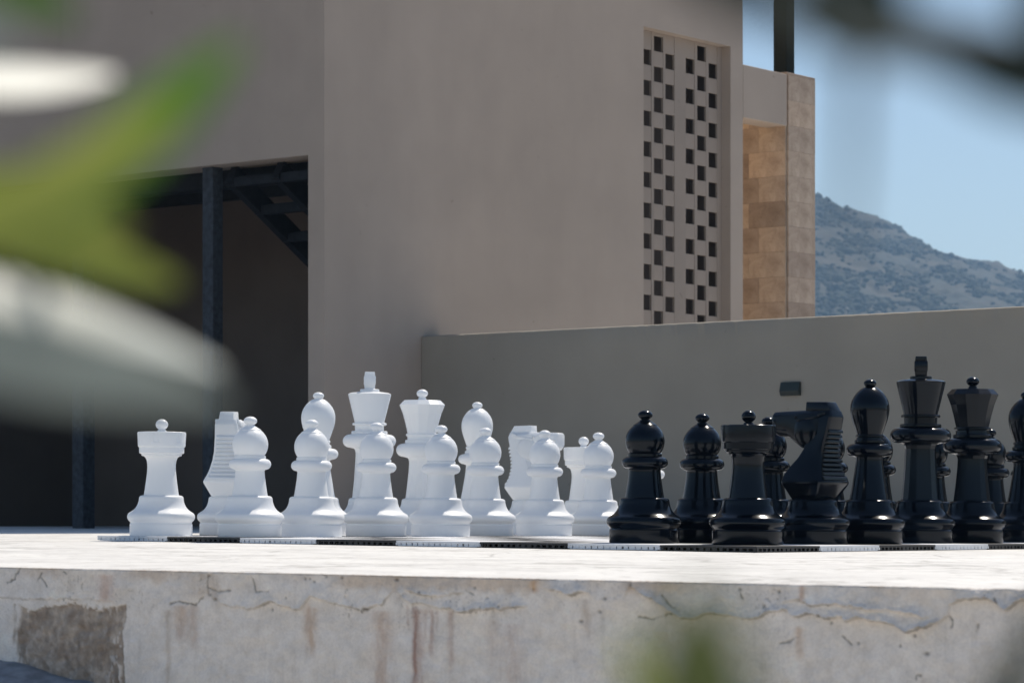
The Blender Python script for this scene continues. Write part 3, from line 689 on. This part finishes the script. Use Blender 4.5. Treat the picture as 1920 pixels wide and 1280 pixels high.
def knight_parts():
    def loft(secs, caps=True, ch=.28):
        bm = bmesh.new(); rings = []
        for s in secs: rings.append([bm.verts.new(p) for p in s])
        n = len(rings[0])
        for a, b in zip(rings, rings[1:]):
            for k in range(n): bm.faces.new((a[k], a[(k+1) % n], b[(k+1) % n], b[k]))
        if caps: bm.faces.new(rings[0][::-1]); bm.faces.new(rings[-1])
        return bm
    def sec(z, fb, ff, t, cb=.25, cf=.35):
        """octagon-like section: back fb, front ff (along x), half thickness t"""
        c = (ff-fb)
        return [(fb, -t*(1-cb), z), (fb+c*.05, -t, z), (fb+c*(1-.35*cf*1.4), -t, z), (ff, -t*(1-cf*1.4), z), (ff, t*(1-cf*1.4), z), (fb+c*(1-.35*cf*1.4), t, z), (fb+c*.05, t, z), (fb, t*(1-cb), z)]
    neck = loft([sec(.136, -.056, .056, .056, .45, .32), sec(.143, -.060, .060, .060, .45, .32), sec(.183, -.084, .088, .080, .30, .35), sec(.190, -.084, .090, .080, .28, .35), sec(.212, -.073, .088, .069, .22, .40),
                 sec(.230, -.067, .077, .062, .2, .45), sec(.262, -.064, .046, .052, .2, .5), sec(.292, -.067, .022, .046, .2, .5), sec(.343, -.079, .018, .041, .2, .4), sec(.385, -.089, .018, .039, .25, .3), sec(.404, -.083, .016, .034, .3, .3)])
    def hs(x, z0, z1, t, b=.012):
        return [(x, -t*.62, z0), (x, -t, z0+b), (x, -t, z1-b*.9), (x, -t*.72, z1), (x, t*.72, z1), (x, t, z1-b*.9), (x, t, z0+b), (x, t*.62, z0)]
    head = loft([hs(-.045, .305, .4035, .042), hs(.0, .292, .4045, .0445), hs(.022, .291, .405, .044), hs(.045, .306, .4045, .041), hs(.072, .322, .404, .036), (hs(.110, .328, .403, .0325)), hs(.128, .334, .402, .031), hs(.136, .346, .399, .028, .008)])
    # cheek ridge and nostril, eye
    for sg in (-1, 1):
        add_bar(head, (-.052, sg*.041, .388), (.030, sg*.0445, .376), .006, .010)
        bmesh.ops.create_icosphere(head, subdivisions=2, radius=.0075, matrix=Matrix.Translation((.035, sg*.040, .386)))
        bmesh.ops.create_icosphere(head, subdivisions=2, radius=.0062, matrix=Matrix.Translation((.124, sg*.0285, .374)))
        bmesh.ops.create_icosphere(head, subdivisions=3, radius=1, matrix=Matrix.Translation((.002, sg*.039, .342)) @ Matrix.Diagonal((.043, .0115, .047, 1)))
        add_bar(head, (.075, sg*.0345, .3455), (.132, sg*.0292, .350), .004, .005)
        add_bar(head, (-.070, sg*.0365, .399), (-.045, sg*.041, .389), .008, .012)
    crest = loft([[(-.083, -.026, .402), (.012, -.026, .402), (.012, .026, .402), (-.083, .026, .402)], [(-.066, -.024, .430), (.011, -.024, .4315), (.011, .024, .4315), (-.066, .024, .430)]])
    bmesh.ops.bevel(crest, geom=list(crest.edges), offset=.0018, segments=2, profile=.5, affect='EDGES')
    mane = bmesh.new()
    zz = np.linspace(.194, .350, 12)
    for a, b in zip(zz, zz[1:]):
        m_ = (a+b)/2
        fb = float(np.interp(m_, [.190, .212, .230, .262, .292, .343, .385], [-.084, -.073, -.067, -.064, -.067, -.079, -.089]))
        t = float(np.interp(m_, [.190, .212, .230, .262, .292, .343, .385], [.080, .069, .062, .052, .046, .041, .039]))*.80
        h = (b-a)
        pts = [(fb+.012, a), (fb-.0075, a+h*.06), (fb-.0070, a+h*.50), (fb+.0010, b-h*.02), (fb+.012, b)]
        A = [mane.verts.new((x, -t, z)) for x, z in pts]; B = [mane.verts.new((x, t, z)) for x, z in pts]
        for k in range(len(pts)): mane.faces.new((A[k], A[(k+1) % 5], B[(k+1) % 5], B[k]))
        mane.faces.new(A); mane.faces.new(B[::-1])
    res = []
    for n_, b_ in (('neck', neck), ('head', head), ('crest', crest), ('mane', mane)):
        bmesh.ops.recalc_face_normals(b_, faces=b_.faces)
        if n_ in ('neck', 'head'): bmesh.ops.bevel(b_, geom=[e for e in b_.edges if len(e.link_faces) == 2 and e.calc_face_angle(0) > R(24)], offset=.0022, segments=2, profile=.5, affect='EDGES', clamp_overlap=True)
        me = bpy.data.meshes.new(n_); b_.to_mesh(me); b_.free(); me.shade_smooth(); me.set_sharp_from_angle(angle=R(28)); res.append((n_, me))
    return res

def king_cross():
    bm = bmesh.new()
    # chunky cross, arms along x, flared ends
    for (a, b, w0, w1, h0, h1) in (((0, 0, .536), (0, 0, .5985), .030, .037, .034, .034),):
        A = [bm.verts.new((sx*w0/2*.8, sy*.019, .5365)) for sx, sy in ((-1,-1),(1,-1),(1,1),(-1,1))]
        Bq = [bm.verts.new((sx*.011, sy*.0205, .566)) for sx, sy in ((-1,-1),(1,-1),(1,1),(-1,1))]
        Cq = [bm.verts.new((sx*.0175, sy*.018, .6005)) for sx, sy in ((-1,-1),(1,-1),(1,1),(-1,1))]
        for P_, Q_ in ((A, Bq), (Bq, Cq)):
            for k in range(4): bm.faces.new((P_[k], P_[(k+1) % 4], Q_[(k+1) % 4], Q_[k]))
        bm.faces.new(A[::-1]); bm.faces.new(Cq)
    for sg in (-1, 1):
        A = [bm.verts.new((sg*.008, sy*.0205, .569+sz*.008)) for sy, sz in ((-1,-1),(1,-1),(1,1),(-1,1))]
        Bq = [bm.verts.new((sg*.031, sy*.0215, .569+sz*.0165)) for sy, sz in ((-1,-1),(1,-1),(1,1),(-1,1))]
        for k in range(4): bm.faces.new((A[k], A[(k+1) % 4], Bq[(k+1) % 4], Bq[k]))
        bm.faces.new(A[::-1]); bm.faces.new(Bq)
    bmesh.ops.recalc_face_normals(bm, faces=bm.faces)
    bmesh.ops.bevel(bm, geom=list(bm.edges), offset=.0022, segments=2, profile=.5, affect='EDGES')
    me = bpy.data.meshes.new('cross'); bm.to_mesh(me); bm.free(); me.shade_smooth(); me.set_sharp_from_angle(angle=R(35)); return me

def battlement_me(prof, segs=144, n=6):
    bm = bmesh.new(); rings = []
    for rad, z in prof:
        ring_ = []
        for k in range(segs):
            d = min(abs((k-c+segs/2) % segs-segs/2) for c in np.arange(n)*segs/n+5)
            cut = 0.0030*min(1, max(0, (3.2-d)/1.0)) if (z > .3160 and rad > .06) else 0.0
            a = 2*math.pi*k/segs; ring_.append(bm.verts.new(((rad-cut)*math.cos(a), (rad-cut)*math.sin(a), z)))
        rings.append(ring_)
    for a, b in zip(rings, rings[1:]):
        for k in range(segs): bm.faces.new((a[k], a[(k+1) % segs], b[(k+1) % segs], b[k]))
    bmesh.ops.recalc_face_normals(bm, faces=bm.faces)
    me = bpy.data.meshes.new('battlement'); bm.to_mesh(me); bm.free(); me.shade_smooth(); me.set_sharp_from_angle(angle=R(25)); return me

MESH = {}
base_me = lathe_me('base', BASE, 64, 32)
for kind, parts in PARTS.items():
    MESH[kind] = []
    for nm, prof, segs, sm in parts:
        MESH[kind].append((nm, base_me if nm == 'base' else battlement_me(prof) if nm == 'battlement' else lathe_me(nm, prof, segs, sm, flat=False)))
MESH['king'].append(('cross', king_cross()))
MESH['knight'] = [('base', base_me)]+knight_parts()
COLM = {}
for cname, m in (('white', M_WHITE), ('black', M_BLACK)):
    for kind, parts in MESH.items():
        lst = []
        for nm, me in parts:
            key = (cname, me.name)
            if key not in COLM:
                c = me.copy(); c.name = nm; c.materials.clear(); c.materials.append(m); COLM[key] = c
            lst.append((nm, COLM[key]))
        COLM[(cname, kind)] = lst

def piece(colour, kind, x, y, rz, label, group):
    root = empty(colour+'_'+kind); on_terrace(root, x, y, TH+.0003, rz)
    tag(root, label, 'chess piece', group)
    for nm, me in COLM[(colour, kind)]: mesh_obj(nm, me, None, root)
    return root

toN = math.atan2(N.y, N.x)          # facing the black side
WB, WP = 'white back row chess pieces', 'white chess pawns'
BB, BP = 'black back row chess pieces', 'black chess pawns'
piece('white', 'rook', -1.192, 9.60, .2, 'white rook with battlement top standing alone at the far left of the chess set', WB)
piece('white', 'knight', -.985, 9.87, R(84), 'white horse head knight turned away, ridged mane toward us, behind the leftmost white pawn', WB)
piece('white', 'bishop', -.698, 10.14, .4, 'tall white bishop left of the white king, before the corner of the building', WB)
piece('white', 'king', -.528, 10.41, R(94), 'white king, tallest white piece, with a cross on its crown', WB)
piece('white', 'queen', -.343, 10.68, .1, 'white queen with faceted flaring crown and ball, just right of the white king', WB)
piece('white', 'bishop', -.138, 10.95, .9, 'tall white bishop right of the white queen', WB)
piece('white', 'knight', .074, 11.23, toN+R(8), 'white horse head knight facing right, on the far side of the white row', WB)
piece('white', 'rook', .289, 11.50, .5, 'white rook farthest right in the white back row, half hidden by a pawn', WB)
for (x, y), lb in zip(((-.872, 9.39), (-.687, 9.66), (-.478, 9.93), (-.258, 10.2), (-.101, 10.47), (.122, 10.74), (.334, 11.0), (.538, 11.28)),
        ('leftmost white pawn, overlapping the white knight that is turned away', 'white pawn in front of the left white bishop', 'white pawn in front of the white king', 'white pawn in front of the white queen',
         'white pawn in front of the right white bishop', 'white pawn in front of the white knight that faces right', 'white pawn overlapping the farther white rook', 'white pawn almost wholly hidden behind the leftmost black pawn')):
    piece('white', 'pawn', x, y, random.random(), lb, WP)
piece('black', 'rook', .696, 8.35, .3, 'black rook with battlement top at the near corner of the board', BB)
piece('black', 'knight', .915, 8.60, toN+math.pi-R(4), 'black horse head knight facing left beside the black rook', BB)
piece('black', 'bishop', 1.116, 8.84, .2, 'black bishop with pointed round head between the black knight and black king', BB)
piece('black', 'king', 1.314, 9.11, R(82), 'black king, tallest black piece, with a blocky cross on top', BB)
piece('black', 'queen', 1.525, 9.38, .35, 'black queen with faceted crown and ball, right of the black king', BB)
piece('black', 'bishop', 1.753, 9.65, .2, 'black bishop cut off by the right edge of the picture', BB)
for (x, y), lb in zip(((.399, 8.53), (.588, 8.78), (.818, 9.05), (1.036, 9.32), (1.232, 9.6), (1.46, 9.87), (1.712, 10.14), (1.905, 10.41)),
        ('leftmost black pawn, nearest to the white pieces', 'second black pawn from the left, left of the black rook', 'black pawn half hidden behind the black rook', 'black pawn mostly hidden behind the black knight',
         'black pawn mostly hidden behind the black bishop nearest the knight', 'black pawn mostly hidden behind the black king', 'black pawn showing to the right of the black queen', 'farthest black pawn, mostly hidden behind the bishop at the right edge')):
    piece('black', 'pawn', x, y, random.random(), lb, BP)

# ------------------------------------------------------------------ plants close to the lens
def leaf(parent, base, tip, width, nrm, m, fold=.18, droop=.06, n=14):
    base, tip = Vector(base), Vector(tip); d = tip-base; L = d.length; d.normalize()
    nv = Vector(nrm); nv = (nv-d*nv.dot(d)).normalized(); s = d.cross(nv)
    bm = bmesh.new(); rows = []
    for i in range(n+1):
        u = i/n; wv = width/2*(math.sin(math.pi*min(1, (u*.93+.035)))**.8)
        c = base+d*(L*u)-nv*(droop*L*(4*(u-.5)**2-1)*-1)
        rows.append([bm.verts.new(c+s*(wv*k)+nv*(abs(k)*wv*fold)) for k in (-1, -.5, 0, .5, 1)])
    for a, b in zip(rows, rows[1:]):
        for k in range(4): bm.faces.new((a[k], a[k+1], b[k+1], b[k]))
    me = bpy.data.meshes.new('leaf'); bm.to_mesh(me); bm.free(); me.shade_smooth()
    return mesh_obj('leaf', me, m, parent)
def stem(parent, pts, rad, m=None, name='stem'):
    bm = bmesh.new(); add_tube(bm, pts, rad); return from_bm(name, bm, m or M_TWIG, parent, smooth=60)
# LEAVES-BEGIN
sh = empty('leafy_shrub', (-.11, .435, -.5)); tag(sh, 'blurred shrub with green and glare-pale leaves close to the lens on the left', 'shrub')
shi = Matrix.Translation((-.11, .435, -.5)).inverted()
def at_sh(o): o.data.transform(shi)
at_sh(stem(sh, [(-0.1027, 0.4356, -0.2015), (-0.1051, 0.4422, -0.0144), (-0.0993, 0.4422, 0.0941), (-0.1003, 0.4356, 0.1470), (-0.0896, 0.4092, 0.1628), (-0.0978, 0.4356, 0.1807), (-0.0912, 0.4356, 0.2053), (-0.0861, 0.4224, 0.2305)], [.006, .0055, .005, .0045, .004, .0035, .003, .002]))
at_sh(leaf(sh, (-0.1123, 0.5000, 0.1904), (-0.0766, 0.5450, 0.1983), 0.0103, (0.47, -0.485, 0.74), M_LEAF_P, fold=-.04, droop=.01))
at_sh(leaf(sh, (-0.0679, 0.3600, 0.1474), (-0.0327, 0.3400, 0.1703), 0.0112, (0.3, -0.8, 0.5), M_LEAF))
at_sh(leaf(sh, (-0.0816, 0.4700, 0.1637), (-0.0475, 0.4500, 0.1854), 0.0069, (0.3, -0.8, 0.5), M_LEAF))
at_sh(leaf(sh, (-0.0985, 0.4500, 0.1676), (-0.0531, 0.4500, 0.1502), 0.0110, (-0.2, -0.8, 0.55), M_LEAF_Y))
at_sh(leaf(sh, (-0.0788, 0.3600, 0.1468), (-0.0392, 0.3300, 0.1609), 0.0112, (0.2, -0.85, 0.4), M_LEAF_Y))
at_sh(leaf(sh, (-0.0875, 0.4000, 0.1639), (-0.0516, 0.3800, 0.1521), 0.0110, (0.2, -0.85, 0.4), M_LEAF_Y))
at_sh(leaf(sh, (-0.1094, 0.4200, 0.1506), (-0.0491, 0.4750, 0.1381), 0.0123, (0.47, -0.5, 0.72), M_LEAF_P, fold=-.06, droop=-.05))
at_sh(leaf(sh, (-0.0859, 0.3300, 0.1382), (-0.0348, 0.3450, 0.1277), 0.0112, (0.2, -0.9, 0.35), M_LEAF_G, fold=-.1, droop=-.03))
at_sh(leaf(sh, (-0.1000, 0.5000, 0.1706), (-0.0599, 0.5000, 0.1546), 0.0080, (-0.1, -0.7, 0.65), M_LEAF_Y))
at_sh(leaf(sh, (-0.0880, 0.4200, 0.2021), (-0.0619, 0.4000, 0.1836), 0.0101, (0.2, -0.8, 0.5), M_LEAF))
at_sh(leaf(sh, (-0.0822, 0.3600, 0.1807), (-0.0625, 0.3600, 0.1733), 0.0082, (0.2, -0.8, 0.5), M_LEAF_G))
at_sh(leaf(sh, (-0.0896, 0.4092, 0.1628), (-0.1447, 0.4620, 0.1890), 0.0115, (-0.2, -0.6, 0.7), M_LEAF))
at_sh(leaf(sh, (-0.0978, 0.4356, 0.1807), (-0.1203, 0.3960, 0.2008), 0.0115, (-0.2, -0.6, 0.7), M_LEAF_P))
at_sh(leaf(sh, (-0.0912, 0.4356, 0.2053), (-0.0785, 0.4620, 0.2500), 0.0107, (0.4, -0.6, 0.4), M_LEAF))
at_sh(leaf(sh, (-0.0861, 0.4224, 0.2305), (-0.0953, 0.4356, 0.2711), 0.0099, (0.4, -0.8, 0.2), M_LEAF_Y))
at_sh(leaf(sh, (-0.0993, 0.4422, 0.0941), (-0.1533, 0.4752, 0.1060), 0.0123, (-0.2, -0.6, 0.7), M_LEAF))
at_sh(leaf(sh, (-0.1010, 0.4422, 0.0523), (-0.1166, 0.3960, 0.0738), 0.0123, (-0.2, -0.6, 0.7), M_LEAF))
tw = empty('overhanging_branch', (.16, .34, -.5)); tag(tw, 'dark blurred leafy branch hanging into the top right corner', 'branch')
twi = Matrix.Translation((.16, .34, -.5)).inverted()
def at_tw(o): o.data.transform(twi)
at_tw(stem(tw, [(0.1565, 0.3400, -0.4657), (0.1501, 0.3400, -0.1450), (0.1208, 0.3300, 0.0806), (0.0869, 0.3200, 0.1450), (0.0645, 0.3000, 0.1561), (0.0532, 0.3000, 0.1620), (0.0442, 0.3000, 0.1640), (0.0362, 0.3000, 0.1660), (0.0249, 0.3000, 0.1686), (0.0164, 0.3000, 0.1720)], [.006, .0055, .005, .0045, .004, .0034, .003, .0028, .002, .001], name='stem'))
at_tw(stem(tw, [(0.0371, 0.3000, 0.1663), (0.0365, 0.3000, 0.1584), (0.0362, 0.3000, 0.1499), (0.0354, 0.3000, 0.1414)], [.0011, .0009, .0007, .0005], name='hanging_twig'))
at_tw(leaf(tw, (0.0433, 0.2800, 0.1599), (0.0255, 0.2600, 0.1618), 0.0063, (0.1, -0.85, 0.3), M_LEAF_D))
at_tw(leaf(tw, (0.0497, 0.2800, 0.1589), (0.0349, 0.2800, 0.1618), 0.0058, (0.1, -0.85, 0.3), M_LEAF_D))
at_tw(leaf(tw, (0.0592, 0.2800, 0.1544), (0.0407, 0.2800, 0.1599), 0.0069, (0.1, -0.85, 0.3), M_LEAF_D))
at_tw(leaf(tw, (0.0380, 0.2800, 0.1613), (0.0296, 0.2800, 0.1708), 0.0122, (0.1, -0.85, 0.3), M_LEAF_D))
at_tw(leaf(tw, (0.0275, 0.2800, 0.1644), (0.0380, 0.2800, 0.1613), 0.0090, (0.1, -0.85, 0.3), M_LEAF_D))
at_tw(leaf(tw, (0.0402, 0.2800, 0.1605), (0.0306, 0.2800, 0.1650), 0.0100, (0.1, -0.85, 0.3), M_LEAF_D))
at_tw(leaf(tw, (0.0645, 0.3000, 0.1561), (0.0509, 0.3000, 0.1629), 0.0069, (0.1, -0.85, 0.3), M_LEAF_D))
at_tw(leaf(tw, (0.0869, 0.3200, 0.1450), (0.0959, 0.3300, 0.1677), 0.0069, (0.1, -0.85, 0.3), M_LEAF_D))
at_tw(leaf(tw, (0.1208, 0.3300, 0.0806), (0.0988, 0.3400, 0.0924), 0.0069, (0.1, -0.85, 0.3), M_LEAF_D))
at_tw(leaf(tw, (0.0577, 0.3000, 0.1601), (0.0566, 0.3000, 0.1827), 0.0079, (0.1, -0.85, 0.3), M_LEAF_D))
at_tw(leaf(tw, (0.0275, 0.2800, 0.1644), (0.0174, 0.2800, 0.1687), 0.0069, (0.1, -0.85, 0.3), M_LEAF_D))
lp = empty('low_shoot', (.03, .36, -.5)); tag(lp, 'blurred green shoot low in front of the stained wall', 'plant')
lpi = Matrix.Translation((.03, .36, -.5)).inverted()
def at_lp(o): o.data.transform(lpi)
at_lp(stem(lp, [(0.0299, 0.3600, -0.4999), (0.0292, 0.3600, -0.1603), (0.0258, 0.3600, 0.0299), (0.0251, 0.3600, 0.0707), (0.0245, 0.3600, 0.0829)], [.003, .0027, .0024, .0018, .001]))
at_lp(leaf(lp, (0.0172, 0.2500, 0.0860), (0.0165, 0.2500, 0.1077), 0.0108, (0.3, -0.9, 0.3), M_LEAF_O))
at_lp(leaf(lp, (0.0251, 0.3600, 0.0707), (0.0134, 0.3300, 0.1005), 0.0059, (0.3, -0.9, 0.3), M_LEAF_Y))
at_lp(leaf(lp, (0.0255, 0.3600, 0.0503), (0.0503, 0.3600, 0.0775), 0.0102, (-0.3, -0.9, 0.3), M_LEAF))
at_lp(leaf(lp, (0.0258, 0.3600, 0.0299), (0.0000, 0.3600, 0.0639), 0.0102, (-0.3, -0.9, 0.3), M_LEAF))
at_lp(leaf(lp, (0.0262, 0.3600, 0.0231), (0.0696, 0.3600, 0.1047), 0.0088, (-0.3, -0.9, 0.3), M_LEAF_D))
# LEAVES-END

# ------------------------------------------------------------------ haze between here and the hill
bm = bmesh.new(); add_box(bm, -1400, 1400, -300, 1600, -1.6, 142)
hz_o = from_bm('haze', bm, None)
hm = bpy.data.materials.new('thin_haze'); hm.use_nodes = True; ht = hm.node_tree; ht.nodes.clear()
pv = ht.nodes.new('ShaderNodeVolumePrincipled'); pv.inputs['Color'].default_value = (0.42, 0.68, 1.0, 1); pv.inputs['Density'].default_value = 0.00042
pv.inputs['Anisotropy'].default_value = 0.2
ho = ht.nodes.new('ShaderNodeOutputMaterial'); ht.links.new(pv.outputs[0], ho.inputs['Volume'])
hz_o.data.materials.append(hm)
tag(hz_o, kind='stuff', label='thin pale blue haze in the air toward the hill')
